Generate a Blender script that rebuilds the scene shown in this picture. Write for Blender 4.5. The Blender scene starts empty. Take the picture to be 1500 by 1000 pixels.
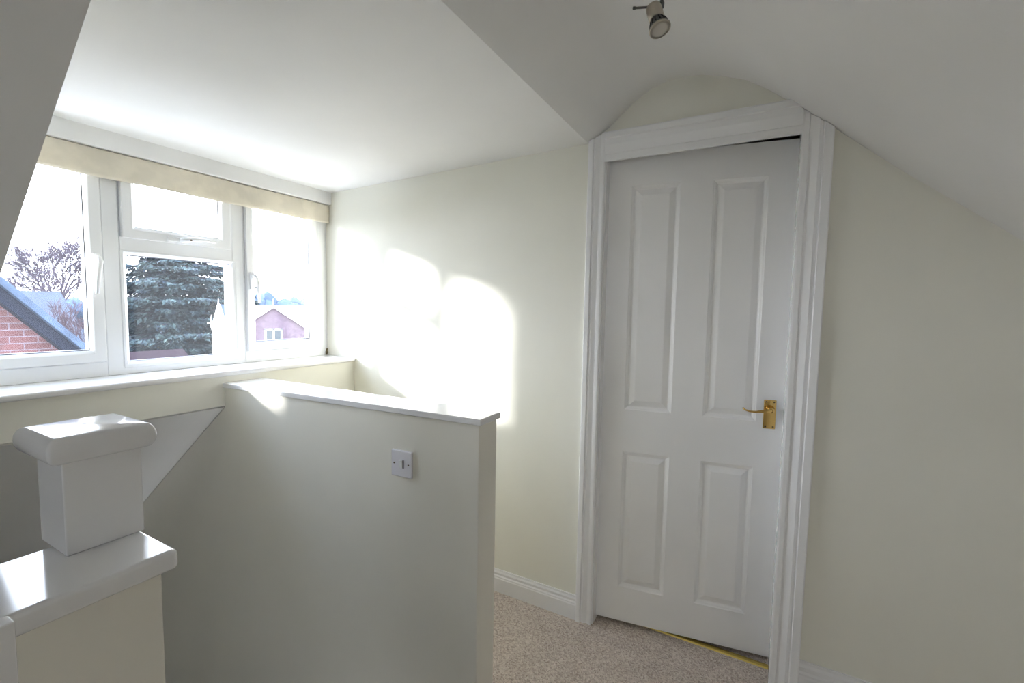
import bpy, bmesh, math, random
from mathutils import Vector, Matrix
random.seed(7)
S = bpy.context.scene
C = S.collection
PI = math.pi

# ------------------------------------------------------------------ helpers
def new_mesh(name, bm, mat, parent=None, smooth=False, bevel=0.0, seg=2, kind=None, label=None):
    me = bpy.data.meshes.new(name)
    bmesh.ops.recalc_face_normals(bm, faces=bm.faces)
    bm.to_mesh(me); bm.free()
    if mat is not None: me.materials.append(mat)
    o = bpy.data.objects.new(name, me); C.objects.link(o)
    if parent: o.parent = parent
    if smooth:
        for p in me.polygons: p.use_smooth = True
    if bevel:
        b = o.modifiers.new('bevel', 'BEVEL'); b.width = bevel; b.segments = seg; b.limit_method = 'ANGLE'
        b.angle_limit = math.radians(40)
        for p in me.polygons: p.use_smooth = True
        w = o.modifiers.new('wn', 'WEIGHTED_NORMAL'); w.keep_sharp = True
    if kind: o['kind'] = kind
    if label: o['label'] = label
    return o

def box(bm, x0, x1, y0, y1, z0, z1):
    vs = [bm.verts.new((x, y, z)) for x in (x0, x1) for y in (y0, y1) for z in (z0, z1)]
    for f in ((0,1,3,2),(4,6,7,5),(0,4,5,1),(2,3,7,6),(0,2,6,4),(1,5,7,3)):
        bm.faces.new([vs[i] for i in f])
    return vs

def prism(bm, pts, axis, a, b):
    """closed polygon pts (2-D) extruded along axis 0/1/2 from a to b"""
    def P(p, t):
        if axis == 0: return (t, p[0], p[1])
        if axis == 1: return (p[0], t, p[1])
        return (p[0], p[1], t)
    va = [bm.verts.new(P(p, a)) for p in pts]; vb = [bm.verts.new(P(p, b)) for p in pts]
    n = len(pts)
    bm.faces.new(va); bm.faces.new(list(reversed(vb)))
    for i in range(n):
        bm.faces.new((va[i], vb[i], vb[(i+1) % n], va[(i+1) % n]))

def tube(bm, pts, radii, n=8, cap=True):
    rings = []; prev = None
    pts = [Vector(p) for p in pts]
    for i, p in enumerate(pts):
        d = (pts[min(i+1, len(pts)-1)] - pts[max(i-1, 0)]).normalized()
        if prev is None:
            u = d.orthogonal().normalized()
        else:
            u = (prev - d * prev.dot(d)).normalized()
        prev = u; v = d.cross(u)
        r = radii[i] if isinstance(radii, (list, tuple)) else radii
        rings.append([bm.verts.new(p + (u*math.cos(2*PI*k/n) + v*math.sin(2*PI*k/n))*r) for k in range(n)])
    for a, b in zip(rings, rings[1:]):
        for k in range(n):
            bm.faces.new((a[k], a[(k+1) % n], b[(k+1) % n], b[k]))
    if cap:
        bm.faces.new(list(reversed(rings[0]))); bm.faces.new(rings[-1])
    return rings

def lathe(bm, prof, origin, axis, n=32, cap0=True, cap1=True):
    """prof: list of (r, t) along axis from origin"""
    axis = Vector(axis).normalized(); u = axis.orthogonal().normalized(); v = axis.cross(u); o = Vector(origin)
    rings = [[bm.verts.new(o + axis*t + (u*math.cos(2*PI*k/n) + v*math.sin(2*PI*k/n))*max(r, 1e-5)) for k in range(n)] for r, t in prof]
    for a, b in zip(rings, rings[1:]):
        for k in range(n):
            bm.faces.new((a[k], a[(k+1) % n], b[(k+1) % n], b[k]))
    if cap0: bm.faces.new(list(reversed(rings[0])))
    if cap1: bm.faces.new(rings[-1])

def empty(name, loc=(0,0,0), kind=None, label=None, cat=None, group=None):
    o = bpy.data.objects.new(name, None); C.objects.link(o); o.location = loc
    o.empty_display_size = .1
    if kind: o['kind'] = kind
    if label: o['label'] = label
    if cat: o['category'] = cat
    if group: o['group'] = group
    return o

def tag(o, label, cat, group=None, kind=None):
    o['label'] = label; o['category'] = cat
    if group: o['group'] = group
    if kind: o['kind'] = kind
    return o

def B(): return bmesh.new()

# ------------------------------------------------------------------ materials
def mat(name, col, rough=.5, metal=0, spec=.5, coat=0):
    m = bpy.data.materials.new(name); m.use_nodes = True
    b = m.node_tree.nodes['Principled BSDF']
    b.inputs['Base Color'].default_value = (*col, 1); b.inputs['Roughness'].default_value = rough
    b.inputs['Metallic'].default_value = metal; b.inputs['Specular IOR Level'].default_value = spec
    if coat: b.inputs['Coat Weight'].default_value = coat; b.inputs['Coat Roughness'].default_value = .08
    return m

def noise_col(m, c1, c2, scale, detail=2, lo=.4, hi=.6, coord='Object', bump=0, bdist=.002, bscale=None):
    nt = m.node_tree; n = nt.nodes; l = nt.links; b = n['Principled BSDF']
    tc = n.new('ShaderNodeTexCoord'); no = n.new('ShaderNodeTexNoise'); no.inputs['Scale'].default_value = scale
    no.inputs['Detail'].default_value = detail
    l.new(tc.outputs[coord], no.inputs['Vector'])
    cr = n.new('ShaderNodeValToRGB'); cr.color_ramp.elements[0].position = lo; cr.color_ramp.elements[1].position = hi
    cr.color_ramp.elements[0].color = (*c1, 1); cr.color_ramp.elements[1].color = (*c2, 1)
    l.new(no.outputs['Fac'], cr.inputs['Fac']); l.new(cr.outputs['Color'], b.inputs['Base Color'])
    if bump:
        n2 = n.new('ShaderNodeTexNoise'); n2.inputs['Scale'].default_value = bscale or scale; n2.inputs['Detail'].default_value = 3
        l.new(tc.outputs[coord], n2.inputs['Vector'])
        bp = n.new('ShaderNodeBump'); bp.inputs['Strength'].default_value = bump; bp.inputs['Distance'].default_value = bdist
        l.new(n2.outputs['Fac'], bp.inputs['Height']); l.new(bp.outputs['Normal'], b.inputs['Normal'])
    return m

def paint(name, col, rough=.6, amt=.015, bump=.12):
    m = mat(name, col, rough, spec=.35)
    c1 = tuple(max(0, c-amt) for c in col); c2 = tuple(min(1, c+amt) for c in col)
    noise_col(m, c1, c2, 2.5, 3, .35, .65, bump=bump, bdist=.0006, bscale=260)
    return m

M = {}
M['cream'] = paint('cream_emulsion', (.80, .79, .715), .55)
M['cream2'] = paint('pale_cream_emulsion', (.81, .79, .715), .5)
M['white'] = paint('white_emulsion', (.79, .79, .785), .7)
M['gloss'] = mat('white_gloss_paint', (.80, .80, .81), .10, spec=.5)
M['satin'] = mat('white_satin_trim_paint', (.85, .85, .86), .28, spec=.5)
M['doorp'] = mat('white_door_paint', (.86, .855, .85), .30)
noise_col(M['doorp'], (.85,.845,.84), (.87,.865,.86), 3, 2, bump=.06, bdist=.0005, bscale=120)
M['upvc'] = mat('white_upvc', (.80, .81, .82), .3)
M['seal'] = mat('grey_rubber_gasket', (.06, .065, .08), .6)
M['plastic'] = mat('white_switch_plastic', (.76, .75, .80), .25)
M['brass'] = mat('polished_brass', (.70, .47, .16), .22, metal=1)
M['brassd'] = mat('worn_brass_strip', (.62, .46, .12), .4, metal=.8)
M['screw'] = mat('dark_screw_head', (.16, .12, .08), .4, metal=.8)
M['steel'] = mat('brushed_nickel', (.50, .46, .39), .35, metal=1)
M['steeld'] = mat('dark_steel', (.16, .16, .16), .35, metal=1)
M['dark'] = mat('dark_vent_slot', (.02, .02, .02), .6)
M['lens'] = mat('frosted_lamp_glass', (.52, .49, .44), .25)
M['mould'] = mat('dirty_sealant', (.16, .13, .07), .8)
M['carpet'] = mat('beige_fleck_carpet', (.5, .42, .36), .95, spec=.1)
def carpet(m):
    nt = m.node_tree; n = nt.nodes; l = nt.links; b = n['Principled BSDF']
    tc = n.new('ShaderNodeTexCoord')
    v = n.new('ShaderNodeTexVoronoi'); v.inputs['Scale'].default_value = 190
    l.new(tc.outputs['Object'], v.inputs['Vector'])
    cr = n.new('ShaderNodeValToRGB'); e = cr.color_ramp.elements
    e[0].position = 0; e[0].color = (.42, .34, .285, 1); e[1].position = 1; e[1].color = (.88, .79, .70, 1)
    e2 = cr.color_ramp.elements.new(.5); e2.color = (.70, .60, .515, 1)
    l.new(v.outputs['Color'], cr.inputs['Fac'])
    no = n.new('ShaderNodeTexNoise'); no.inputs['Scale'].default_value = 9; no.inputs['Detail'].default_value = 4
    l.new(tc.outputs['Object'], no.inputs['Vector'])
    mx = n.new('ShaderNodeMix'); mx.data_type = 'RGBA'; mx.blend_type = 'MULTIPLY'; mx.inputs[0].default_value = .25
    l.new(cr.outputs['Color'], mx.inputs[6]); l.new(no.outputs['Fac'], mx.inputs[7]); l.new(mx.outputs[2], b.inputs['Base Color'])
    bp = n.new('ShaderNodeBump'); bp.inputs['Strength'].default_value = .8; bp.inputs['Distance'].default_value = .004
    l.new(v.outputs['Distance'], bp.inputs['Height']); l.new(bp.outputs['Normal'], b.inputs['Normal'])
carpet(M['carpet'])

def fabric(name, col):
    m = mat(name, col, .85, spec=.2); nt = m.node_tree; n = nt.nodes; l = nt.links
    b = n['Principled BSDF']; out = n['Material Output']
    noise_col(m, tuple(c*.93 for c in col), tuple(min(1, c*1.05) for c in col), 14, 3, bump=.3, bdist=.002, bscale=22)
    tr = n.new('ShaderNodeBsdfTranslucent'); tr.inputs['Color'].default_value = (*col, 1)
    mx = n.new('ShaderNodeMixShader'); mx.inputs[0].default_value = .18
    l.new(b.outputs[0], mx.inputs[1]); l.new(tr.outputs[0], mx.inputs[2]); l.new(mx.outputs[0], out.inputs['Surface'])
    return m
M['blind'] = fabric('beige_blind_cloth', (.76, .71, .60))

def glass():
    m = bpy.data.materials.new('window_glass'); m.use_nodes = True
    nt = m.node_tree; n = nt.nodes; l = nt.links; n.clear()
    out = n.new('ShaderNodeOutputMaterial'); t = n.new('ShaderNodeBsdfTransparent'); t.inputs['Color'].default_value = (.96, .97, .98, 1)
    g = n.new('ShaderNodeBsdfGlossy'); g.inputs['Roughness'].default_value = .02
    lw_ = n.new('ShaderNodeLayerWeight'); lw_.inputs['Blend'].default_value = .5
    p5 = n.new('ShaderNodeMath'); p5.operation = 'POWER'; p5.inputs[1].default_value = 5; l.new(lw_.outputs['Facing'], p5.inputs[0])
    fr = n.new('ShaderNodeMath'); fr.operation = 'MULTIPLY_ADD'; fr.inputs[1].default_value = .6; fr.inputs[2].default_value = .018; l.new(p5.outputs[0], fr.inputs[0])
    mx = n.new('ShaderNodeMixShader'); l.new(fr.outputs[0], mx.inputs[0]); l.new(t.outputs[0], mx.inputs[1]); l.new(g.outputs[0], mx.inputs[2])
    tr = n.new('ShaderNodeBsdfTranslucent'); tr.inputs['Color'].default_value = (.9, .94, 1, 1)
    m2 = n.new('ShaderNodeMixShader'); m2.inputs[0].default_value = HAZE
    l.new(mx.outputs[0], m2.inputs[1]); l.new(tr.outputs[0], m2.inputs[2]); l.new(m2.outputs[0], out.inputs['Surface'])
    return m
HAZE = .006          # translucent veil in the panes, imitating lens flare over the outdoor view
M['glass'] = glass()

def brick(name, c1, c2, mortar, axis='XZ'):
    m = mat(name, c1, .85, spec=.2); nt = m.node_tree; n = nt.nodes; l = nt.links; b = n['Principled BSDF']
    tc = n.new('ShaderNodeTexCoord'); sp = n.new('ShaderNodeSeparateXYZ'); cb = n.new('ShaderNodeCombineXYZ')
    l.new(tc.outputs['Object'], sp.inputs[0])
    l.new(sp.outputs[axis[0]], cb.inputs['X']); l.new(sp.outputs[axis[1]], cb.inputs['Y'])
    br = n.new('ShaderNodeTexBrick'); l.new(cb.outputs[0], br.inputs['Vector'])
    br.inputs['Scale'].default_value = 1; br.inputs['Brick Width'].default_value = .225; br.inputs['Row Height'].default_value = .075
    br.inputs['Mortar Size'].default_value = .006; br.inputs['Color1'].default_value = (*c1, 1); br.inputs['Color2'].default_value = (*c2, 1)
    br.inputs['Mortar'].default_value = (*mortar, 1); br.inputs['Mortar Smooth'].default_value = .2
    no = n.new('ShaderNodeTexNoise'); no.inputs['Scale'].default_value = 7; no.inputs['Detail'].default_value = 5
    l.new(tc.outputs['Object'], no.inputs['Vector'])
    mx = n.new('ShaderNodeMix'); mx.data_type = 'RGBA'; mx.blend_type = 'OVERLAY'; mx.inputs[0].default_value = .6
    l.new(br.outputs['Color'], mx.inputs[6]); l.new(no.outputs['Fac'], mx.inputs[7]); l.new(mx.outputs[2], b.inputs['Base Color'])
    bp = n.new('ShaderNodeBump'); bp.inputs['Strength'].default_value = .5; bp.inputs['Distance'].default_value = .01; bp.invert = True
    l.new(br.outputs['Fac'], bp.inputs['Height']); l.new(bp.outputs['Normal'], b.inputs['Normal'])
    return m
M['brick'] = brick('red_brickwork', (.048, .018, .019), (.066, .028, .028), (.085, .07, .085))
M['brickf'] = brick('pink_brickwork', (.095, .063, .082), (.11, .075, .095), (.12, .09, .11))
M['slate'] = mat('blue_grey_slate', (.11, .15, .22), .6, spec=.2)
noise_col(M['slate'], (.014,.026,.048), (.028,.046,.080), 6, 4, bump=.5, bdist=.01, bscale=9)
M['slated'] = mat('dark_slate', (.045, .055, .08), .6)
noise_col(M['slated'], (.006,.010,.020), (.012,.019,.034), 3, 4)
M['stair'] = mat('absorbing_stair_carpet', (.10, .075, .055), .95, spec=.1)  # unseen stairs and lower floor, made dark to cut bounced light in the stairwell
noise_col(M['stair'], (.07,.05,.038), (.13,.10,.075), 160, 2, bump=.5, bdist=.003)
M['barge'] = mat('black_bargeboard', (.003, .005, .012), .9, spec=.1)
M['palew'] = mat('pale_render', (.50, .46, .43), .8)
M['paler'] = mat('pale_weathered_tiles', (.55, .62, .68), .7)
noise_col(M['paler'], (.10,.12,.14), (.13,.15,.17), 2, 4)
M['bark'] = mat('winter_bark', (.058, .046, .062), .9, spec=.1)
M['twig'] = mat('reddish_twigs', (.06, .038, .045), .9, spec=.1)
M['needle'] = mat('cedar_needles', (.05, .075, .07), .8, spec=.2)
noise_col(M['needle'], (.006,.012,.021), (.042,.066,.060), 1.6, 5, .35, .65)
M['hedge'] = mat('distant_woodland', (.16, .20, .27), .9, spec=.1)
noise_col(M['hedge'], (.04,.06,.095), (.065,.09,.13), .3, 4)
M['grass'] = mat('ground_grass', (.06, .085, .05), .95, spec=.1)
noise_col(M['grass'], (.02,.03,.025), (.035,.045,.03), .4, 4)
M['redtile'] = mat('red_brown_tiles', (.020, .011, .013), .9, spec=.1)
M['wing'] = mat('far_window_pane', (.045, .055, .06), .3, spec=.2)
M['farwhite'] = mat('darkened_white_frame', (.17, .17, .17), .6)  # white frame with its colour lowered so daylight does not blow it out

# ------------------------------------------------------------------ room constants (metres; landing floor z = 0)
GX = 1.85                      # face of the gable wall with the door
DX = .33                       # left side of the dormer
SL = lambda y: 2.62 - .82*y    # underside of the window-side roof slope
# vault section over the landing, gable-wall coordinates (Y, Z)
PROF = [(.67,2.070),(.632,2.090),(.585,2.120),(.53,2.165),(.47,2.211),(.42,2.238),(.36,2.254),(.30,2.258),(.24,2.250),(.17,2.230),
        (.094,2.200),(.02,2.150),(-.053,2.092),(-.175,1.990),(-.366,1.822),(-.64,1.598),(-1.60,.80)]

def offset_prof(pts, t):
    out = []
    for i, p in enumerate(pts):
        a = pts[max(i-1, 0)]; b = pts[min(i+1, len(pts)-1)]
        d = Vector((b[0]-a[0], b[1]-a[1])).normalized()
        n = Vector((d.y, -d.x))
        if n.y < 0: n = -n
        out.append((p[0]+n.x*t, p[1]+n.y*t))
    return out
def vault(x0, x1, pts, t, name, m):
    bm = B(); off = offset_prof(pts, t)
    poly = pts + off[::-1]
    def ring(x, l): return [bm.verts.new((x, p[0], p[1])) for p in l]
    a, b, ao, bo = ring(x0, pts), ring(x1, pts), ring(x0, off), ring(x1, off)
    for i in range(len(pts)-1):
        bm.faces.new((a[i], a[i+1], b[i+1], b[i])); bm.faces.new((ao[i], bo[i], bo[i+1], ao[i+1]))
        bm.faces.new((a[i], ao[i], ao[i+1], a[i+1])); bm.faces.new((b[i], b[i+1], bo[i+1], bo[i]))
    bm.faces.new((a[0], b[0], bo[0], ao[0])); bm.faces.new((a[-1], ao[-1], bo[-1], b[-1]))
    o = new_mesh(name, bm, m, kind='structure')
    for p in o.data.polygons: p.use_smooth = True
    e = o.modifiers.new('es', 'EDGE_SPLIT'); e.split_angle = math.radians(30)
    return o
vault(-2.2, GX+.02, PROF, .14, 'ceiling', M['white'])
# window-side slope left of the dormer, from the vault down to the eaves
YE = 3.5
bm = B(); prism(bm, [(.67,2.070),(YE,SL(YE)),(YE+.10,SL(YE)+.13),(.77,2.20)], 0, -2.2, DX); new_mesh('ceiling', bm, M['white'], kind='structure')
# the same slope below the dormer window, over the stairs
bm = B(); prism(bm, [(2.07,SL(2.07)),(YE,SL(YE)),(YE+.10,SL(YE)+.13),(2.17,SL(2.07)+.05)], 0, DX, 1.9); new_mesh('ceiling', bm, M['white'], kind='structure')
# flat ceiling of the dormer
bm = B(); prism(bm, [(.67,2.0705),(2.24,2.034),(2.6,2.034),(2.6,2.2),(.71,2.2)], 0, DX, GX+.02); new_mesh('ceiling', bm, M['white'], kind='structure')
# head beam above the window
bm = B(); box(bm, DX, GX, 2.236, 2.42, 1.964, 2.045); new_mesh('trim_1', bm, M['white'], kind='structure', bevel=.003, label='white boxed beam above the dormer window')
# left cheek of the dormer
bm = B(); prism(bm, [(.80,2.10),(2.42,2.10),(2.42,.66),(2.38,SL(2.38)),(.68,2.07)], 0, DX-.09, DX); new_mesh('wall_left', bm, M['cream'], kind='structure')
# low wall below the window (over the stairs, then down to the floor in the nook)
bm = B(); box(bm, DX, GX, 2.06, 2.30, .931, 1.061); box(bm, DX, GX, 2.30, 2.42, .931, 1.084); new_mesh('wall_window', bm, M['cream'], kind='structure')
bm = B(); box(bm, 1.29, GX, 2.06, 2.18, -.2, .931); new_mesh('wall_window', bm, M['cream'], kind='structure')
# gable wall with door opening
DY0, DY1, DZ = -.100, .602, 2.050
bm = B()
prism(bm, [(DY1,-2.6),(YE+.12,-2.6),(YE+.12,SL(YE)+.12),(2.42,SL(2.42)+.12),(2.42,2.2),(1.2,2.5),(DY1,2.5)], 0, GX, GX+.12); box(bm, GX, GX+.12, -2.0, DY0, -.3, 2.5)
box(bm, GX, GX+.12, DY0, DY1, DZ, 2.5); box(bm, GX, GX+.12, DY0, DY1, -.5, -.26)
new_mesh('wall_right', bm, M['cream'], kind='structure')
# far side walls behind the camera
WY0, WY1, WZ0, WZ1 = .30, .74, 1.10, 1.90  # opening for the added fill-light window
bm = B(); box(bm, -2.3, -2.2, WY1, 3.7, -2.6, 2.5); box(bm, -2.3, -2.2, -1.8, WY0, -2.6, 2.5); box(bm, -2.3, -2.2, WY0, WY1, -2.6, WZ0); box(bm, -2.3, -2.2, WY0, WY1, WZ1, 2.5)
new_mesh('wall_back', bm, M['cream'], kind='structure')
bm = B(); box(bm, -2.2, GX, -1.70, -1.60, -.1, .86); new_mesh('wall_knee', bm, M['cream'], kind='structure')
bm = B(); box(bm, -2.2, GX, YE, YE+.12, -2.6, SL(YE)+.12); new_mesh('wall_eaves', bm, M['cream'], kind='structure')
# floors
bm = B(); box(bm, -2.2, GX+.12, -1.70, .74, -.25, 0); box(bm, 1.28, GX, .74, 2.07, -.25, 0); new_mesh('floor', bm, M['carpet'], kind='structure')
bm = B(); box(bm, -2.2, GX, .72, YE+.1, -2.7, -2.6); new_mesh('floor', bm, M['stair'], kind='structure')
bm = B(); box(bm, -2.2, 1.0, .64, .72, -2.6, -.25); new_mesh('wall_stairwell', bm, M['cream2'], kind='structure')
# box room behind the door
bm = B()
box(bm, 3.2, 3.3, -1.2, 1.7, -.1, 2.5); box(bm, GX+.12, 3.3, 1.6, 1.7, -.1, 2.5); box(bm, GX+.12, 3.3, -1.3, -1.2, -.1, 2.5); box(bm, GX+.12, 3.3, -1.3, 1.7, 2.4, 2.5)
new_mesh('wall_beyond_door', bm, M['cream'], kind='structure')
bm = B(); box(bm, GX+.12, 3.3, -1.3, 1.7, -.1, 0); new_mesh('floor', bm, M['carpet'], kind='structure')

# ------------------------------------------------------------------ stairs (carpeted treads going down under the window)
st = empty('staircase', (.65, .74, 0), label='carpeted stairs going down under the dormer window beside the half wall', cat='stairs')
for i in range(11):
    bm = B(); y = .012 + .235*i; z = -.2*(i+1)
    box(bm, -.60, .39-.011*i, y, y+.262, z-.06 if i < 10 else z-.04, z); box(bm, -.60, .39-.011*i, y, y+.02, z-.01, z+.198)
    new_mesh('step', bm, M['stair'], st)

# ------------------------------------------------------------------ half wall between the stairs and the nook
def hx(y): return 1.116 + (2.06-y)*.06/1.306
bm = B()
pts = [(.763,-2.6),(.763,1.012),(2.062,1.012),(2.062,.925),(3.5,SL(3.5)-.002),(3.5,-2.6)]
fr = [bm.verts.new((hx(y)+.008, y, z)) for y, z in pts]; bk = [bm.verts.new((1.292, y, z)) for y, z in pts]
bm.faces.new(fr); bm.faces.new(bk[::-1])
for i in range(6): bm.faces.new((fr[i], bk[i], bk[(i+1) % 6], fr[(i+1) % 6]))
hw = new_mesh('wall_half', bm, M['cream2'], kind='structure', bevel=.003)
bm = B()
p4 = [(hx(2.062), 2.062), (hx(.754), .754), (1.302, .754), (1.302, 2.062)]
a = [bm.verts.new((*p, 1.012)) for p in p4]; b = [bm.verts.new((*p, 1.033)) for p in p4]
bm.faces.new(a); bm.faces.new(b[::-1])
for i in range(4): bm.faces.new((a[i], b[i], b[(i+1) % 4], a[(i+1) % 4]))
new_mesh('wall_cap', bm, M['gloss'], hw, bevel=.003, label='glossy white cap board')

# low L-shaped wall at the near left with bullnosed cap
bm = B()
box(bm, -.60, .302, .722, .853, 0, 1.004)
lw = new_mesh('wall_low', bm, M['cream2'], kind='structure', bevel=.002)
bm = B()
box(bm, -.60, .317, .706, .866, 1.005, 1.034)
new_mesh('wall_cap', bm, M['gloss'], lw, bevel=.007, seg=4, label='glossy white bullnosed cap board')
bm = B(); box(bm, -.60, .153, .692, .722, 0, 1.0335); new_mesh('panel', bm, M['gloss'], lw, bevel=.002)

# newel post standing at the end of the low wall
nw = empty('newel_post', (.2735, .852, 1.034), label='square white newel post with a glossy rounded cap at the end of the low wall', cat='newel post')
def rel(o, p): o.location = -Vector(p); return o
def under(o, root):
    o.parent = root; o.location = -root.location; return o
bm = B(); box(bm, .229, .318, .807, .897, 1.0345, 1.168)
under(new_mesh('post_shaft', bm, M['gloss'], bevel=.002), nw)
# cap: flat top, rounded edges
bm = B()
rings = []
cx, cy, hxx, hyy = .2735, .8605, .0500, .0545
R_ = .0185; RX = .0115
for k in range(9):
    t = -PI/2 + PI*k/8
    e = math.cos(t)*RX; z = 1.181 + math.sin(t)*R_
    rings.append((e, z))
rings = [(-.004, 1.162)] + rings
loops = []
for e, z in rings:
    cr_ = .010
    l = []
    for (sx, sy, a0) in ((1,1,0),(-1,1,PI/2),(-1,-1,PI),(1,-1,1.5*PI)):
        for q in range(5):
            a_ = a0 + PI/2*q/4; rr = max(e, 0)*.35+.001
            l.append(bm.verts.new((cx + sx*(hxx+e-rr) + rr*math.cos(a_), cy + sy*(hyy+e-rr) + rr*math.sin(a_), z)))
    loops.append(l)
for p, q in zip(loops, loops[1:]):
    n = len(p)
    for k in range(n): bm.faces.new((p[k], p[(k+1) % n], q[(k+1) % n], q[k]))
bm.faces.new(loops[0][::-1]); bm.faces.new(loops[-1])
o = under(new_mesh('post_cap', bm, M['gloss'], smooth=True), nw)
e_ = o.modifiers.new('es', 'EDGE_SPLIT'); e_.split_angle = math.radians(50)

# ------------------------------------------------------------------ window sill
bm = B(); box(bm, DX, GX, 2.044, 2.30, 1.061, 1.084)
new_mesh('trim_2', bm, M['gloss'], kind='structure', bevel=.009, seg=4, label='glossy white window sill board')

# ------------------------------------------------------------------ window (three lights: casement, top-hung vent over fixed pane, casement)
WB, WT = 1.084, 1.99
win = empty('window_1', (1.08, 2.30, WB), kind='structure', label='white three-light casement window in the dormer')
def wmesh(name, bm, m, parent=None, **k):
    o = new_mesh(name, bm, m, **k); o.parent = parent or win
    if parent is None or parent is win: o.location = -win.location
    return o
def frame_bars(bm, x0, x1, z0, z1, w, y0, y1, ch=.008):
    """mitred rectangular frame with a chamfer on its inner front edge. w = (left,right,bottom,top)"""
    L, R, Bt, T = w
    def lp(dx0, dx1, dz0, dz1, y): return [bm.verts.new(p) for p in ((x0+dx0, y, z0+dz0), (x1-dx1, y, z0+dz0), (x1-dx1, y, z1-dz1), (x0+dx0, y, z1-dz1))]
    A = [lp(0,0,0,0,y1), lp(0,0,0,0,y0+.002), lp(.002,.002,.002,.002,y0), lp(L-ch, R-ch, Bt-ch, T-ch, y0), lp(L, R, Bt, T, y0+ch), lp(L, R, Bt, T, y1)]
    A.append(A[0])
    for p, q in zip(A, A[1:]):
        for k in range(4): bm.faces.new((p[k], p[(k+1) % 4], q[(k+1) % 4], q[k]))
YF = 2.28    # room-side face of the fixed frame
bm = B()
frame_bars(bm, DX, .800, WB, WT, (.045,.012,.062,.05), YF, YF+.07)       # left bay
frame_bars(bm, .800, 1.352, WB, WT, (.058,.058,.040,.05), YF, YF+.07)    # centre bay
frame_bars(bm, 1.352, 1.832, WB, WT, (.012,.056,.062,.05), YF, YF+.07)   # right bay
box(bm, .855, 1.296, YF+.001, YF+.069, 1.588, 1.642)                     # transom
box(bm, 1.832, GX, YF+.006, YF+.07, WB, WT)                             # packer against the gable wall
wmesh('window_frame', bm, M['upvc'], bevel=.0015, seg=1)
def sash(name, x0, x1, z0, z1, w, y0, hosts=None):
    bm = B(); frame_bars(bm, x0, x1, z0, z1, (w,)*4, y0, y0+.06, ch=.012)
    s = wmesh(name, bm, M['upvc'], bevel=.0015, seg=1)
    g = .004
    bm = B(); frame_bars(bm, x0+w-.001, x1-w+.001, z0+w-.001, z1-w+.001, (g,)*4, y0+.016, y0+.05, ch=.001)
    wmesh('gasket', bm, M['seal'], s)
    bm = B(); box(bm, x0+w, x1-w, y0+.028, y0+.032, z0+w, z1-w)
    wmesh('window_pane', bm, M['glass'], s)
    return s
YS = 2.266
sL = sash('casement_sash', DX+.032, .793, 1.143, WT-.03, .046, YS)
sV = sash('vent_sash', .861, 1.285, 1.640, WT-.03, .046, YS)
sR = sash('casement_sash', 1.361, 1.771, 1.143, WT-.03, .044, YS)
bm = B(); frame_bars(bm, .853, 1.330, 1.108, 1.590, (.022, .030, .026, .018), YF-.002, YF+.05, ch=.012)
fx = wmesh('glazing_bead', bm, M['upvc'])
bm = B(); frame_bars(bm, .8745, 1.3005, 1.133, 1.573, (.003,)*4, YF+.016, YF+.04, ch=.001); wmesh('gasket', bm, M['seal'], fx)
bm = B(); box(bm, .874, 1.301, YF+.026, YF+.030, 1.133, 1.573); wmesh('window_pane', bm, M['glass'], fx)
def handle(parent, x, z, vert=True, flip=1):
    """espag handle: base plate + cranked lever"""
    bm = B()
    if vert:
        box(bm, x-.011, x+.011, YS-.010, YS+.001, z-.045, z+.040)
    else:
        box(bm, x-.045, x+.040, YS-.010, YS+.001, z-.011, z+.011)
    bs = wmesh('handle_base', bm, M['upvc'], parent, bevel=.004, seg=3)
    bm = B()
    if vert:
        pts = [(x, YS-.008, z+.018), (x, YS-.028, z+.020), (x, YS-.040, z+.008), (x+flip*.006, YS-.043, z-.03), (x+flip*.010, YS-.042, z-.07), (x+flip*.012, YS-.040, z-.115)]
        rr = [.011, .011, .011, .009, .0075, .006]
    else:
        pts = [(x+.010, YS-.008, z), (x+.010, YS-.026, z), (x-.0+.018, YS-.036, z+.001), (x+.05, YS-.041, z+.006), (x+.09, YS-.042, z+.008), (x+.135, YS-.040, z+.006)]
        rr = [.011, .011, .010, .009, .0075, .006]
    tube(bm, pts, rr, 10)
    wmesh('handle_lever', bm, M['upvc'], parent, smooth=True)
    bm = B(); kx = x-.0 if vert else x-.018
    lathe(bm, [(.0045, 0), (.0045, .002)], (x+(.0115 if vert else -.0), YS-.011, z-.018 if vert else z-.001), (0,-1,0), 10) if vert else lathe(bm, [(.004,0),(.004,.002)], (x+.028, YS-.046, z), (0,-1,0), 10)
    wmesh('lock_button', bm, M['screw'], parent)
handle(sL, .771, 1.525, True, -1)
handle(sV, 1.060, 1.655, False)
handle(sR, 1.383, 1.500, True, 1)
bm = B()
for (x, z, r) in ((1.842, 1.100, .012), (1.838, 1.092, .008), (1.845, 1.116, .008)):
    lathe(bm, [(r, 0), (r*.8, .003), (0.001, .004)], (x, YF+.003, z), (0,-1,0), 9)
wmesh('sealant_stain', bm, M['mould'], None)

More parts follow.
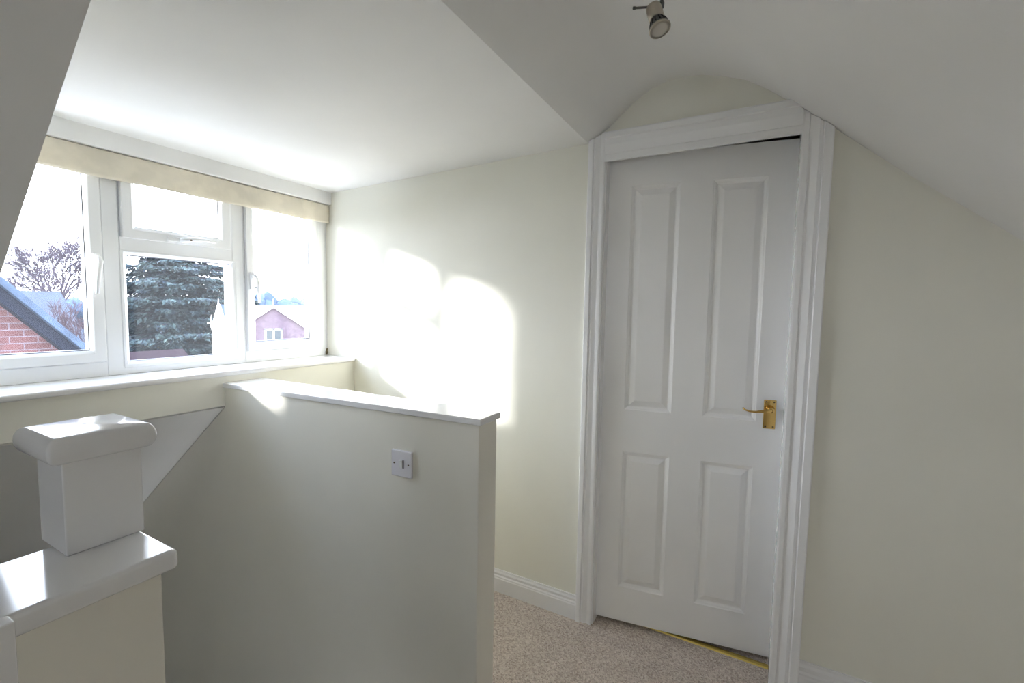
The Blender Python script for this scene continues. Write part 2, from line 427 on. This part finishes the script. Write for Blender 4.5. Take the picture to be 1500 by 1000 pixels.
# added window, unseen behind the camera, put in as fill light
w2 = empty('fill_window', (-2.25, (WY0+WY1)/2, WZ0), kind='structure', label='added unseen white window for fill light in the gable behind the camera')
bm = B()
for a_ in ((WY0,WY1,WZ0,WZ0+.06),(WY0,WY1,WZ1-.06,WZ1),(WY0,WY0+.06,WZ0,WZ1),(WY1-.06,WY1,WZ0,WZ1),((WY0+WY1)/2-.03,(WY0+WY1)/2+.03,WZ0,WZ1)): box(bm, -2.285, -2.225, *a_)
o = new_mesh('window_frame', bm, M['upvc'], w2); o.location = -w2.location
bm = B(); box(bm, -2.257, -2.253, WY0+.05, WY1-.05, WZ0+.05, WZ1-.05); o = new_mesh('window_pane', bm, M['glass'], w2); o.location = -w2.location

# roman blind pulled up under the beam
bl = empty('roman_blind', (1.08, 2.25, 1.86), label='beige fabric roman blind folded up above the dormer window', cat='blind')
bm = B(); nx = 60
x0, x1 = DX+.006, GX-.014
def wav(x, k): return .0022*math.sin(x*9+k) + .0012*math.sin(x*23+k*2)
prof = [(2.262,1.961),(2.246,1.960),(2.243,1.950),(2.242,1.92),(2.240,1.888),(2.238,1.866),(2.241,1.857),(2.250,1.856),(2.262,1.860),(2.264,1.90),(2.264,1.955)]
cols = []
for i in range(nx+1):
    x = x0 + (x1-x0)*i/nx
    cols.append([bm.verts.new((x, y + wav(x, j)*(.35 if j in (0,10) else 1), z + (.0015*math.sin(x*14) if 3 < j < 9 else 0))) for j, (y, z) in enumerate(prof)])
for p, q in zip(cols, cols[1:]):
    for k in range(len(prof)): bm.faces.new((p[k], p[(k+1) % len(prof)], q[(k+1) % len(prof)], q[k]))
bm.faces.new(cols[0]); bm.faces.new(cols[-1][::-1])
under(new_mesh('folded_fabric', bm, M['blind'], smooth=True), bl)
bm = B(); box(bm, x0+.01, GX-.006, 2.2625, 2.2655, 1.935, 1.962); under(new_mesh('headrail', bm, M['upvc']), bl)

# ------------------------------------------------------------------ door
dr = empty('door_1', (GX+.043, .588, 0), kind='structure', label='white four-panel door standing slightly ajar')
ANG = math.radians(8.7)
DW, DH, DB = .684, 2.018, .018
bm = B()
panels = [(.092,.282,.960,1.893),(.401,.596,.960,1.893),(.089,.280,.173,.777),(.400,.588,.173,.777)]
panels = [(.092,.281,.960,1.893),(.401,.592,.960,1.893),(.092,.281,.173,.777),(.401,.592,.173,.777)]
us = [0, .092, .281, .401, .592, DW]; zs = [DB, .173, .777, .960, 1.893, DH]
# leaf local frame: u along the leaf from the hinge, d = depth behind the face, z
def V(u, d, z): return bm.verts.new((d, -u, z))
cache = {}
def G(i, j):
    if (i, j) not in cache: cache[(i, j)] = V(us[i], 0, zs[j])
    return cache[(i, j)]
for i in range(5):
    for j in range(5):
        c = [G(i, j), G(i+1, j), G(i+1, j+1), G(i, j+1)]
        if i in (1, 3) and j in (1, 3):
            prev = c
            for ins, d in ((.003,.003),(.008,.0055),(.013,.0105),(.017,.0115),(.040,.003),(.042,.0028)):
                l = [V(us[i]+ins, d, zs[j]+ins), V(us[i+1]-ins, d, zs[j]+ins), V(us[i+1]-ins, d, zs[j+1]-ins), V(us[i]+ins, d, zs[j+1]-ins)]
                for k in range(4): bm.faces.new((prev[k], prev[(k+1) % 4], l[(k+1) % 4], l[k]))
                prev = l
            bm.faces.new(prev)
        else:
            bm.faces.new(c)
bk = [V(0,.036,DB), V(DW,.036,DB), V(DW,.036,DH), V(0,.036,DH)]
bm.faces.new(bk)
bot = [G(i,0) for i in range(6)]; top = [G(i,5) for i in range(6)]; lf = [G(0,j) for j in range(6)]; rt = [G(5,j) for j in range(6)]
bm.faces.new(bot + [bk[1], bk[0]]); bm.faces.new(top + [bk[2], bk[3]]); bm.faces.new(lf + [bk[3], bk[0]]); bm.faces.new(rt + [bk[2], bk[1]])
leaf = new_mesh('door_leaf', bm, M['doorp'], dr)
leaf.rotation_euler = (0, 0, ANG)     # pushed a little into the room beyond
# handle: back plate, rose, scroll lever, screws
def onleaf(name, bm, m, **k): return new_mesh(name, bm, m, leaf, **k)
bm = B(); box(bm, -.004, .0005, -.659, -.617, .936, 1.048); onleaf('handle_plate', bm, M['brass'], bevel=.0015)
bm = B(); lathe(bm, [(.015,0),(.015,.002),(.011,.006),(.010,.022),(.0105,.034),(.009,.038)], (-.004, -.638, 1.013), (-1,0,0), 20); 
tube(bm, [(-.036,-.640,1.013), (-.040,-.628,1.0125), (-.041,-.61,1.009), (-.041,-.585,1.0045), (-.041,-.565,1.0045), (-.040,-.549,1.009), (-.036,-.540,1.016)], [.008,.007,.0055,.004,.0035,.003,.003], 10)
onleaf('door_handle', bm, M['brass'], smooth=True, label='brass scroll lever')
for (u, z) in ((.625,1.040),(.651,1.040),(.625,.944),(.651,.944)):
    bm = B(); lathe(bm, [(.0036,0),(.003,.001)], (-.004, -u, z), (-1,0,0), 10); onleaf('screw', bm, M['screw'])
# lining and stops
bm = B()
box(bm, GX-.001, GX+.121, DY1-.014, DY1, 0, DZ); box(bm, GX-.001, GX+.165, DY0, DY0+.012, 0, DZ); box(bm, GX-.001, GX+.121, DY0, DY1, DZ-.010, DZ)
o = new_mesh('door_lining', bm, M['gloss'], dr); o.location = -dr.location

# architrave: stepped section swept up, across and down
def arch_leg(bm, y_in, y_out, z0, z1, mit, x_face=GX):
    """vertical leg; y_in opening edge, y_out outer edge; mit = (z at inner, z at outer)"""
    prof = [(0,.0),(0,.011),(.07,.013),(.22,.013),(.25,.008),(.32,.009),(.55,.017),(.62,.013),(.68,.013),(.71,.021),(.96,.022),(1,.020),(1,0)]
    a, b = [], []
    for t, h in prof:
        y = y_in + (y_out-y_in)*t
        a.append(bm.verts.new((x_face-h, y, z0))); b.append(bm.verts.new((x_face-h, y, mit[0] + (mit[1]-mit[0])*t)))
    for k in range(len(prof)-1): bm.faces.new((a[k], a[k+1], b[k+1], b[k]))
    bm.faces.new(a); bm.faces.new(b[::-1])
def arch_head(bm, z_in, z_out):
    prof = [(0,.0),(0,.011),(.07,.013),(.22,.013),(.25,.010),(.32,.011),(.55,.016),(.62,.016),(.70,.016),(.76,.016),(.79,.021),(.96,.022),(1,.020),(1,0)]
    a, b = [], []
    for t, h in prof:
        z = z_in + (z_out-z_in)*t
        a.append(bm.verts.new((GX-h, -.087 + max(0, z-2.062)*.85, z))); b.append(bm.verts.new((GX-h, .595, z)))
    for k in range(len(prof)-1): bm.faces.new((a[k], a[k+1], b[k+1], b[k]))
    bm.faces.new(a); bm.faces.new(b[::-1])
bm = B()
arch_leg(bm, .594, .662, 0, 2.05, (2.104, 2.070))
arch_leg(bm, -.086, -.176, 0, 2.0, (2.064, 1.986))
arch_head(bm, 1.984, 2.098)
new_mesh('trim_3', bm, M['satin'], kind='structure', label='white moulded architrave round the door')
bm = B(); prism(bm, [(1.949,0),(1.952,.005),(1.962,.007),(1.972,.005),(1.974,0)], 1, DY0+.012, DY1-.014)
new_mesh('trim_4', bm, M['brassd'], kind='structure', label='brass carpet threshold strip under the door')

# skirting boards
def skirting(name, y0, y1, h):
    bm = B(); k = h/.12
    prism(bm, [(GX,0),(GX-.016,0),(GX-.016,.075*k),(GX-.014,.080*k),(GX-.014,.086*k),(GX-.010,.092*k),(GX-.011,.104*k),(GX-.007,.112*k),(GX-.006,.12*k),(GX,.12*k)], 1, y0, y1)
    return new_mesh(name, bm, M['gloss'], kind='structure')
skirting('baseboard_left', .662, 2.06, .108)
skirting('baseboard_right', -1.6, -.176, .150)

# ------------------------------------------------------------------ light switch on the half wall
sw = empty('light_switch', (hx(1.066)+.008, 1.066, .839), label='square white single light switch on the stair side of the half wall', cat='light switch')
sw.rotation_euler = (0, 0, math.atan2(.06, 1.306))
bm = B(); box(bm, -.010, 0.0005, -.044, .044, -.046, .046); new_mesh('switch_plate', bm, M['plastic'], sw, bevel=.003, seg=3)
bm = B(); prism(bm, [(-.010,-.013),(-.010,.013),(-.0155,.013),(-.0115,-.013)], 1, -.006, .008); new_mesh('rocker', bm, M['upvc'], sw, bevel=.001)
bm = B(); prism(bm, [(-.0098,-.0145),(-.0098,.0145),(-.0104,.0145),(-.0104,-.0145)], 1, -.0115, -.0062); new_mesh('rocker_gap', bm, M['seal'], sw)
for y in (-.031, .031):
    bm = B(); lathe(bm, [(.0032,0),(.003,.0008)], (-.010, y, 0), (-1,0,0), 10); new_mesh('screw', bm, M['screw'], sw)

# ------------------------------------------------------------------ ceiling spotlight
sp = empty('ceiling_spotlight', (1.235, .262, 2.258), label='brushed nickel spotlight with a lamp hanging from the vaulted ceiling', cat='spotlight')
def spm(name, bm, m, **k): return under(new_mesh(name, bm, m, **k), sp)
bm = B(); lathe(bm, [(.045,0),(.045,.012),(.040,.018),(.01,.020)], (1.235,.262,2.2595), (0,0,-1), 32); spm('ceiling_rose', bm, M['steel'], smooth=False)
bm = B(); tube(bm, [(1.235,.262,2.250),(1.226,.261,2.20),(1.216,.259,2.165),(1.208,.2577,2.138)], .0045, 10)
lathe(bm, [(.0065,0),(.0065,.012)], (1.2095,.2578,2.143), (-.2,.0,-1), 12); spm('arm', bm, M['steeld'], smooth=True)
P0 = Vector((1.1896,.2771,2.1376)); P1 = Vector((1.1763,.2519,2.0596)); ax = (P1-P0).normalized()
bm = B(); lathe(bm, [(.004,.007),(.012,.009),(.0172,.014),(.0185,.021),(.0185,.050),(.0165,.052)], P0, ax, 36); spm('lamp_holder', bm, M['steel'], smooth=True)
bm = B(); tube(bm, [(1.208,.2577,2.1345), (1.188,.287,2.129), (1.1689,.3167,2.1247)], .0026, 8); lathe(bm, [(.0036,0),(.0036,.006)], (1.1715,.3127,2.1253), (-.55,.83,-.13), 10); spm('pivot_rod', bm, M['steeld'])
bm = B(); lathe(bm, [(.0150,.050),(.0170,.056),(.0215,.068),(.0240,.076)], P0, ax, 40, False, False)
rf = spm('lamp_reflector', bm, M['steeld'], smooth=True)
for k in range(14):
    a_ = 2*PI*k/14; u_ = ax.orthogonal().normalized(); v_ = ax.cross(u_)
    r0 = u_*math.cos(a_)+v_*math.sin(a_)
    bm = B(); tube(bm, [P0+ax*.057+r0*.0172, P0+ax*.070+r0*.0220], .0020, 6); o = new_mesh('vent_slot', bm, M['dark'], rf)
bm = B(); lathe(bm, [(.0240,.076),(.0258,.078),(.0258,.082),(.0235,.0835),(.0235,.081)], P0, ax, 40, False, False); spm('lamp_rim', bm, M['steel'], smooth=True)
bm = B(); lathe(bm, [(.0236,.0800),(.0236,.0810),(.016,.0822),(.008,.0828),(.001,.0830)], P0, ax, 40); spm('lamp_lens', bm, M['lens'], smooth=True)

# ================================================================== OUTSIDE
GZ = -5.2
bm = B(); box(bm, -80, 160, 3.62, 240, GZ-.4, GZ); g = new_mesh('ground', bm, M['grass'], kind='structure')

# neighbour's brick gable with slate verge, close to the left light
nb = empty('neighbouring_gable', (1.05, 7.2, GZ), label='red brick gable with dark slate verge just outside the left casement', cat='house')
def nbm(name, bm, m, **k): return under(new_mesh(name, bm, m, **k), nb)
# everything here stands 1.45 x the distance at which the section was first measured
K = 1.45
def kz(z): return 1.38 + (z-1.38)*K
x_a, z_a, x_b, z_b = 1.095*K, kz(1.555), 1.544*K, kz(1.037)
sl = -(z_a-z_b)/(x_b-x_a)
vz = lambda x: z_a + (x-x_a)*sl
xr, xl = 3.3, 1.05          # eaves, ridge
YN = 4.8*K
zr_ = vz(xl); mz = lambda x: vz(x) if x >= xl else zr_ - (xl-x)*(-sl)
xw = -1.2
bm = B(); prism(bm, [(xw+.16, GZ), (xr-.16, GZ), (xr-.16, mz(xr)-.12), (xl, zr_-.17), (xw+.16, mz(xw)-.12)], 1, YN+.26, YN+6)
nbm('brick_wall', bm, M['brick'])
bm = B(); prism(bm, [(xl, zr_), (xr, mz(xr)), (xr-.03, mz(xr)-.07), (xl, zr_-.09), (xw+.03, mz(xw)-.07), (xw, mz(xw))], 1, YN, YN+6.2); nbm('slate_roof', bm, M['slate'])
bm = B(); prism(bm, [(xl, zr_-.09), (xr-.03, mz(xr)-.07), (xr-.09, mz(xr)-.16), (xl, zr_-.265), (xw+.09, mz(xw)-.16), (xw+.03, mz(xw)-.07)], 1, YN+.09, YN+.26); nbm('bargeboard', bm, M['barge'], bevel=.008)

# dark slate roof further off
def house(name, label, x0, x1, y0, y1, ze, zr, wm, rm, ridge='Y', over=.15, group=None):
    r = empty(name, ((x0+x1)/2, y0, GZ), label=label, cat='house')
    bm = B()
    if ridge == 'Y':
        prism(bm, [(x0, GZ), (x1, GZ), (x1, ze), ((x0+x1)/2, zr-.06), (x0, ze)], 1, y0, y1)
    else:
        prism(bm, [(y0, GZ), (y1, GZ), (y1, ze), ((y0+y1)/2, zr-.06), (y0, ze)], 0, x0, x1)
    under(new_mesh('wall', bm, wm), r)
    bm = B(); s = (zr-ze)/(((x1-x0) if ridge == 'Y' else (y1-y0))/2)
    if ridge == 'Y':
        m_ = (x0+x1)/2
        prism(bm, [(x0-over, ze-over*s), (m_, zr), (x1+over, ze-over*s), (x1+over, ze-over*s+.12), (m_, zr+.14), (x0-over, ze-over*s+.12)], 1, y0-over, y1+over)
    else:
        m_ = (y0+y1)/2
        prism(bm, [(y0-over, ze-over*s), (m_, zr), (y1+over, ze-over*s), (y1+over, ze-over*s+.12), (m_, zr+.14), (y0-over, ze-over*s+.12)], 0, x0-over, x1+over)
    under(new_mesh('roof', bm, rm), r)
    return r
bm_h = house('slate_roofed_house', 'house with plain dark slate roof behind the bare tree trunk', 4.2, 7.25, 22, 28, -.6, 1.60, M['brick'], M['slated'], 'X', .1)
red = house('red_roofed_outbuilding', 'low red-brown tiled roof in front of the cedar', 5.2, 8.1, 15.6, 19.4, -1.4, -.34, M['brick'], M['redtile'], 'X', .1)

# local frame turned to a given horizontal direction: u across, w into depth
def turned(origin, across, depth, root):
    def P(u, w, z): return Vector((origin[0], origin[1], 0)) + across*u + depth*w + Vector((0,0,z))
    def pr(pts, w0, w1, m, name, parent=None, along='w'):
        bm = B()
        if along == 'w': a = [bm.verts.new(P(u, w0, z)) for u, z in pts]; b = [bm.verts.new(P(u, w1, z)) for u, z in pts]
        else: a = [bm.verts.new(P(w0, u, z)) for u, z in pts]; b = [bm.verts.new(P(w1, u, z)) for u, z in pts]
        bm.faces.new(a); bm.faces.new(b[::-1])
        for i in range(len(pts)): bm.faces.new((a[i], b[i], b[(i+1) % len(pts)], a[(i+1) % len(pts)]))
        o = new_mesh(name, bm, m)
        if parent is None: under(o, root)
        else: o.parent = parent
        return o
    return P, pr
hs = empty('brick_house', (18.5, 28, GZ), label='pale pink brick house with a small white gable window, through the right casement', cat='house')
P_, pr_ = turned((18.5, 28), Vector((.834, -.552, 0)), Vector((.552, .834, 0)), hs)
az, ez, hwid = 1.31, -.12, 1.97
sp_ = (az-ez)/hwid
pr_([(-hwid+.1,GZ),(hwid-.1,GZ),(hwid-.1,ez),(0,az-.15),(-hwid+.1,ez)], 0, 4.5, M['brickf'], 'wall')
pr_([(-hwid-.1,ez-.1*sp_),(0,az),(hwid+.1,ez-.1*sp_),(hwid+.1,ez-.1*sp_-.10),(0,az-.12),(-hwid-.1,ez-.1*sp_-.10)], -.06, 4.4, M['paler'], 'roof')
pr_([(-hwid-.1,ez-.1*sp_+.01),(0,az+.01),(hwid+.1,ez-.1*sp_+.01),(hwid+.1,ez-.1*sp_-.13),(0,az-.15),(-hwid-.1,ez-.1*sp_-.13)], -.16, -.06, M['palew'], 'bargeboard')
pr_([(1.6,GZ),(6.2,GZ),(6.2,ez),(3.9,az-.05),(1.6,ez)], -2.1, 9, M['brickf'], 'wall', along='u')
pr_([(1.3,ez-.15),(3.9,az+.02),(6.5,ez-.15),(6.5,ez-.25),(3.9,az-.10),(1.3,ez-.25)], -2.2, 9.1, M['paler'], 'roof', along='u')
wz1, wz0 = -.18, -1.15
bm = B()
def wb(u0, u1, z0, z1, w0=-.05, w1=.0, bm=None):
    vs = [bm.verts.new(P_(u, w, z)) for u in (u0, u1) for w in (w0, w1) for z in (z0, z1)]
    for f_ in ((0,1,3,2),(4,6,7,5),(0,4,5,1),(2,3,7,6),(0,2,6,4),(1,5,7,3)): bm.faces.new([vs[i] for i in f_])
for q in ((-.56,.52,wz1-.13,wz1),(-.56,.52,wz0,wz0+.1),(-.56,-.42,wz0,wz1),(.38,.52,wz0,wz1),(-.09,.05,wz0,wz1)): wb(*q, bm=bm)
wf = under(new_mesh('window', bm, M['farwhite']), hs)
bm = B(); wb(-.5,.46,wz0+.05,wz1-.05,-.02,-.005,bm); new_mesh('pane', bm, M['wing'], wf)
bm = B(); tube(bm, [P_(0,-.1,az), P_(0,-.1,az+.42)], .025, 6); under(new_mesh('finial', bm, M['palew']), hs)

# sunlit pale cottage: its gable faces left, into the sun
D = 37
ct = empty('pale_cottage', (19.97, D, GZ), label='pale sunlit cottage with a steep gable and spiked finials beside the cedar', cat='house')
Pc, pc = turned((19.97, D), Vector((.2, .98, 0)), Vector((.98, -.2, 0)), ct)
ca = 1.38+(1.30-1.38)*D/16; ce = ca-1.75; hg = 1.45
pc([(-hg,GZ),(hg,GZ),(hg,ce),(0,ca-.10),(-hg,ce)], 0, 2.2, M['palew'], 'wall')
pc([(-hg-.12,ce-.13),(0,ca-.04),(hg+.12,ce-.13),(hg+.12,ce),(0,ca+.12),(-hg-.12,ce)], .08, 2.4, M['slate'], 'roof')
pc([(-hg-.12,ce-.20),(0,ca-.14),(hg+.12,ce-.20),(hg+.12,ce+.02),(0,ca+.14),(-hg-.12,ce+.02)], -.12, .08, M['palew'], 'bargeboard')
bm = B(); tube(bm, [Pc(0,-.05,ca), Pc(0,-.05,ca+.55)], [.07,.02], 6); under(new_mesh('finial', bm, M['palew']), ct)
pc([(hg,GZ),(hg+.75,GZ),(hg+.75,ce+.05),(hg,ce+.05)], .1, 1.2, M['palew'], 'porch')
bm = B(); q = Pc(hg+.45,.0,ce); tube(bm, [q, q+Vector((0,0,1.0))], [.08,.03], 6); tube(bm, [q+Vector((-.3,0,.35)), q+Vector((.3,0,.35))], .05, 6); under(new_mesh('finial', bm, M['palew']), ct)

# cedar
def cedar(x, y, z0, top, R, seed=3):
    rnd = random.Random(seed)
    root = empty('cedar_tree', (x, y, z0), label='large dark green cedar with drooping tiers filling the central window light', cat='tree')
    bm = B(); tube(bm, [(x,y,z0),(x,y,(z0+top)*.5),(x,y,top-.3)], [.45,.25,.05], 8); under(new_mesh('trunk', bm, M['bark']), root)
    bmf = B(); bmb = B()
    H = top - z0
    lev = 34
    for i in range(lev):
        f = i/(lev-1)
        zb = z0 + H*(.10 + .90*f)
        rr = R*max(0, 1-f**2.6)**.70 * rnd.uniform(.80, 1.08) + .45
        nb_ = int(17 - 6*f)
        for k in range(nb_):
            a = 2*PI*(k + rnd.random())/nb_ + i*1.3
            L = rr*rnd.uniform(.66, 1.06)
            dz = rnd.uniform(-.25, .35)
            tip = Vector((x+math.cos(a)*L, y+math.sin(a)*L, zb+dz+L*rnd.uniform(-.02,.10)))
            base = Vector((x, y, zb))
            tube(bmb, [base, base.lerp(tip,.5)+Vector((0,0,.2)), tip], [.06,.04,.012], 4, False)
            ns = int(26 + L*24)
            for s_ in range(ns):
                t = rnd.uniform(.15, 1.05)**.75
                wd = (.10 + .9*(1-t)*t*2)*L*.24
                c = base.lerp(tip, t) + Vector((0,0,.2*math.sin(PI*min(t,1)))) + Vector((-math.sin(a), math.cos(a), 0))*rnd.gauss(0, wd) + Vector((0,0,-abs(rnd.gauss(0,.16))-.05*t))
                sz = rnd.uniform(.16, .42)
                d = Vector((math.cos(a)+rnd.uniform(-.8,.8), math.sin(a)+rnd.uniform(-.8,.8), rnd.uniform(-.65,.10))).normalized()
                e = d.cross(Vector((rnd.uniform(-.6,.6), rnd.uniform(-.6,.6), 1))).normalized()*sz*.33
                v = [bmf.verts.new(c - d*sz*.6), bmf.verts.new(c + e), bmf.verts.new(c + d*sz*.8 - Vector((0,0,sz*.2))), bmf.verts.new(c - e)]
                bmf.faces.new(v)
    under(new_mesh('branches', bmb, M['bark']), root)
    under(new_mesh('foliage', bmf, M['needle']), root)
    return root
cedar(23.0, 49.5, GZ, 6.6, 7.3)

# bare winter trees
def bare(x, y, z0, fork, H, spread, seed, label, m, depth=7, r0=.22, lean=0):
    rnd = random.Random(seed)
    root = empty('bare_tree', (x, y, z0), label=label, cat='tree')
    bm = B(); tube(bm, [(x,y,z0),(x+.05,y,(z0+fork)/2),(x,y,fork),(x-.05,y,fork+H*.18)], [r0*1.7, r0*1.4, r0*1.1, r0*.7], 8); under(new_mesh('trunk', bm, m), root)
    bm = B()
    def grow(p, d, L, r, n):
        pts = [p]; dd = d.copy()
        for s_ in range(3):
            dd = (dd + Vector((rnd.gauss(0,.10), rnd.gauss(0,.10), rnd.gauss(.02,.07)))).normalized()
            pts.append(pts[-1] + dd*L/3)
        r = max(r, .008)
        tube(bm, pts, [r, r*.86, r*.74, r*.64], 3 if n < 5 else 5, False)
        if n <= 0: return
        for q, sc_ in ((pts[3], 1), (pts[3], .92), (pts[2], .8)):
            side = Vector((rnd.gauss(0,1), rnd.gauss(0,1), rnd.gauss(0,.5))).normalized()
            nd = (dd + side*rnd.uniform(.30,.78)*spread + Vector((0,0,.05))).normalized()
            grow(q, nd, L*sc_*rnd.uniform(.68,.88), r*.62, n-1)
    for k in range(9):
        a = 2*PI*k/9 + rnd.random()*.6
        tl = rnd.uniform(.35, 1.5)
        grow(Vector((x,y,fork+rnd.uniform(-.35,.7)*H*.2)), Vector((math.cos(a)*tl*spread, math.sin(a)*tl*.7, 1)).normalized(), H*.30*rnd.uniform(.85,1.1), r0*.55, depth-2)
    under(new_mesh('twigs', bm, m), root)
bare(11.75, 40, GZ, .9, 4.9, 1.0, 11, 'tall bare winter tree with a wide twiggy crown above the slate verge', M['bark'], 9, .12)
bare(12.0, 46, GZ, .2, 3.6, 1.15, 5, 'lower reddish bare tree at the far left behind the brick gable', M['twig'], 7, .10)
bare(6.5, 21.2, GZ, -.9, 2.3, .7, 9, 'small grey-brown bare tree right of the taller bare tree trunk', M['twig'], 7, .07)

# distant tree line
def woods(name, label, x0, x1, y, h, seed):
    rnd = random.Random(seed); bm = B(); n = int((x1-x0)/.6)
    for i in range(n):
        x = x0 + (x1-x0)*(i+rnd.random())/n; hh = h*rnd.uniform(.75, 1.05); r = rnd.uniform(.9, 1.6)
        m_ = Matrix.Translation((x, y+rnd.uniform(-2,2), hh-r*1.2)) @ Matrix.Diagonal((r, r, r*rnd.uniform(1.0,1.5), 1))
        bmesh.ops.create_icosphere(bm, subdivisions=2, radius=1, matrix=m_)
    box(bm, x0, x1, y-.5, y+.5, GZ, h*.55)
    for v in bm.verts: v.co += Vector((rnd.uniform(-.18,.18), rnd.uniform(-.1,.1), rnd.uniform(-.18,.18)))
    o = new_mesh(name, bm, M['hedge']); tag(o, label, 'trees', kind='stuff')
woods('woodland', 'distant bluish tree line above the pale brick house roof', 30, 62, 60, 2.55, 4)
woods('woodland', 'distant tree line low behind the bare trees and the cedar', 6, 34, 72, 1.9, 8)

# ================================================================== LIGHT
SUN = 27.0; SKY = 13.0; EXPO = 0.17
W = bpy.data.worlds.new('sky'); S.world = W; W.use_nodes = True
n = W.node_tree.nodes; l = W.node_tree.links; bg = n['Background']
tc = n.new('ShaderNodeTexCoord'); sx = n.new('ShaderNodeSeparateXYZ'); l.new(tc.outputs['Generated'], sx.inputs[0])
cr = n.new('ShaderNodeValToRGB'); e = cr.color_ramp.elements
e[0].position = 0.0; e[0].color = (.93, .95, 1.0, 1); e[1].position = .8; e[1].color = (.55, .68, .95, 1)
e2 = cr.color_ramp.elements.new(.3); e2.color = (.82, .89, 1.0, 1)
l.new(sx.outputs['Z'], cr.inputs['Fac']); l.new(cr.outputs['Color'], bg.inputs['Color']); bg.inputs['Strength'].default_value = SKY
sd = bpy.data.lights.new('sun', 'SUN'); sd.energy = SUN; sd.angle = math.radians(6.5); sd.color = (1, .975, .93)
so = bpy.data.objects.new('sun', sd); C.objects.link(so)
dirv = Vector((1, -.85, -.348)).normalized()
so.rotation_euler = dirv.to_track_quat('-Z', 'Y').to_euler(); so.location = (-10, 12, 8)
# portal in the dormer window
pd = bpy.data.lights.new('window_portal', 'AREA'); pd.shape = 'RECTANGLE'; pd.size = 1.5; pd.size_y = .9; pd.cycles.is_portal = True
po = bpy.data.objects.new('window_portal', pd); C.objects.link(po); po.location = (1.08, 2.40, 1.53)
po.rotation_euler = Vector((0,-1,0)).to_track_quat('-Z', 'Z').to_euler()

pd2 = bpy.data.lights.new('window_portal', 'AREA'); pd2.shape = 'RECTANGLE'; pd2.size = .5; pd2.size_y = .9; pd2.cycles.is_portal = True  # portal for the added fill-light window behind the camera
po2 = bpy.data.objects.new('window_portal', pd2); C.objects.link(po2); po2.location = (-2.32, .52, 1.49)
po2.rotation_euler = Vector((1,0,0)).to_track_quat('-Z', 'Z').to_euler()

# ------------------------------------------------------------------ camera
cam = bpy.data.cameras.new('camera'); co = bpy.data.objects.new('camera', cam); C.objects.link(co); S.camera = co
cam.sensor_width = 36; cam.sensor_fit = 'HORIZONTAL'; cam.lens = 664.4/1500*36; cam.clip_start = .02; cam.clip_end = 500
yaw, pit, rol = [math.radians(v) for v in (28.806, 4.143, -.997)]
f = Vector((math.cos(yaw), math.sin(yaw), 0)); r = Vector((math.sin(yaw), -math.cos(yaw), 0)); d = Vector((0,0,-1))
F = math.cos(pit)*f + math.sin(pit)*d; D2 = -math.sin(pit)*f + math.cos(pit)*d
R2 = math.cos(rol)*r + math.sin(rol)*D2; D3 = -math.sin(rol)*r + math.cos(rol)*D2
m = Matrix((R2, -D3, -F)).transposed().to_4x4(); m.translation = (0, 0, 1.38)
co.matrix_world = m

# ------------------------------------------------------------------ view
S.view_settings.view_transform = 'Standard'; S.view_settings.look = 'None'; S.view_settings.gamma = 1; S.view_settings.exposure = EXPO
S.view_settings.use_curve_mapping = False
S.cycles.max_bounces = 14; S.cycles.diffuse_bounces = 9; S.cycles.glossy_bounces = 5; S.cycles.transparent_max_bounces = 12
S.cycles.sample_clamp_indirect = 12; S.cycles.caustics_reflective = False; S.cycles.use_denoising = True
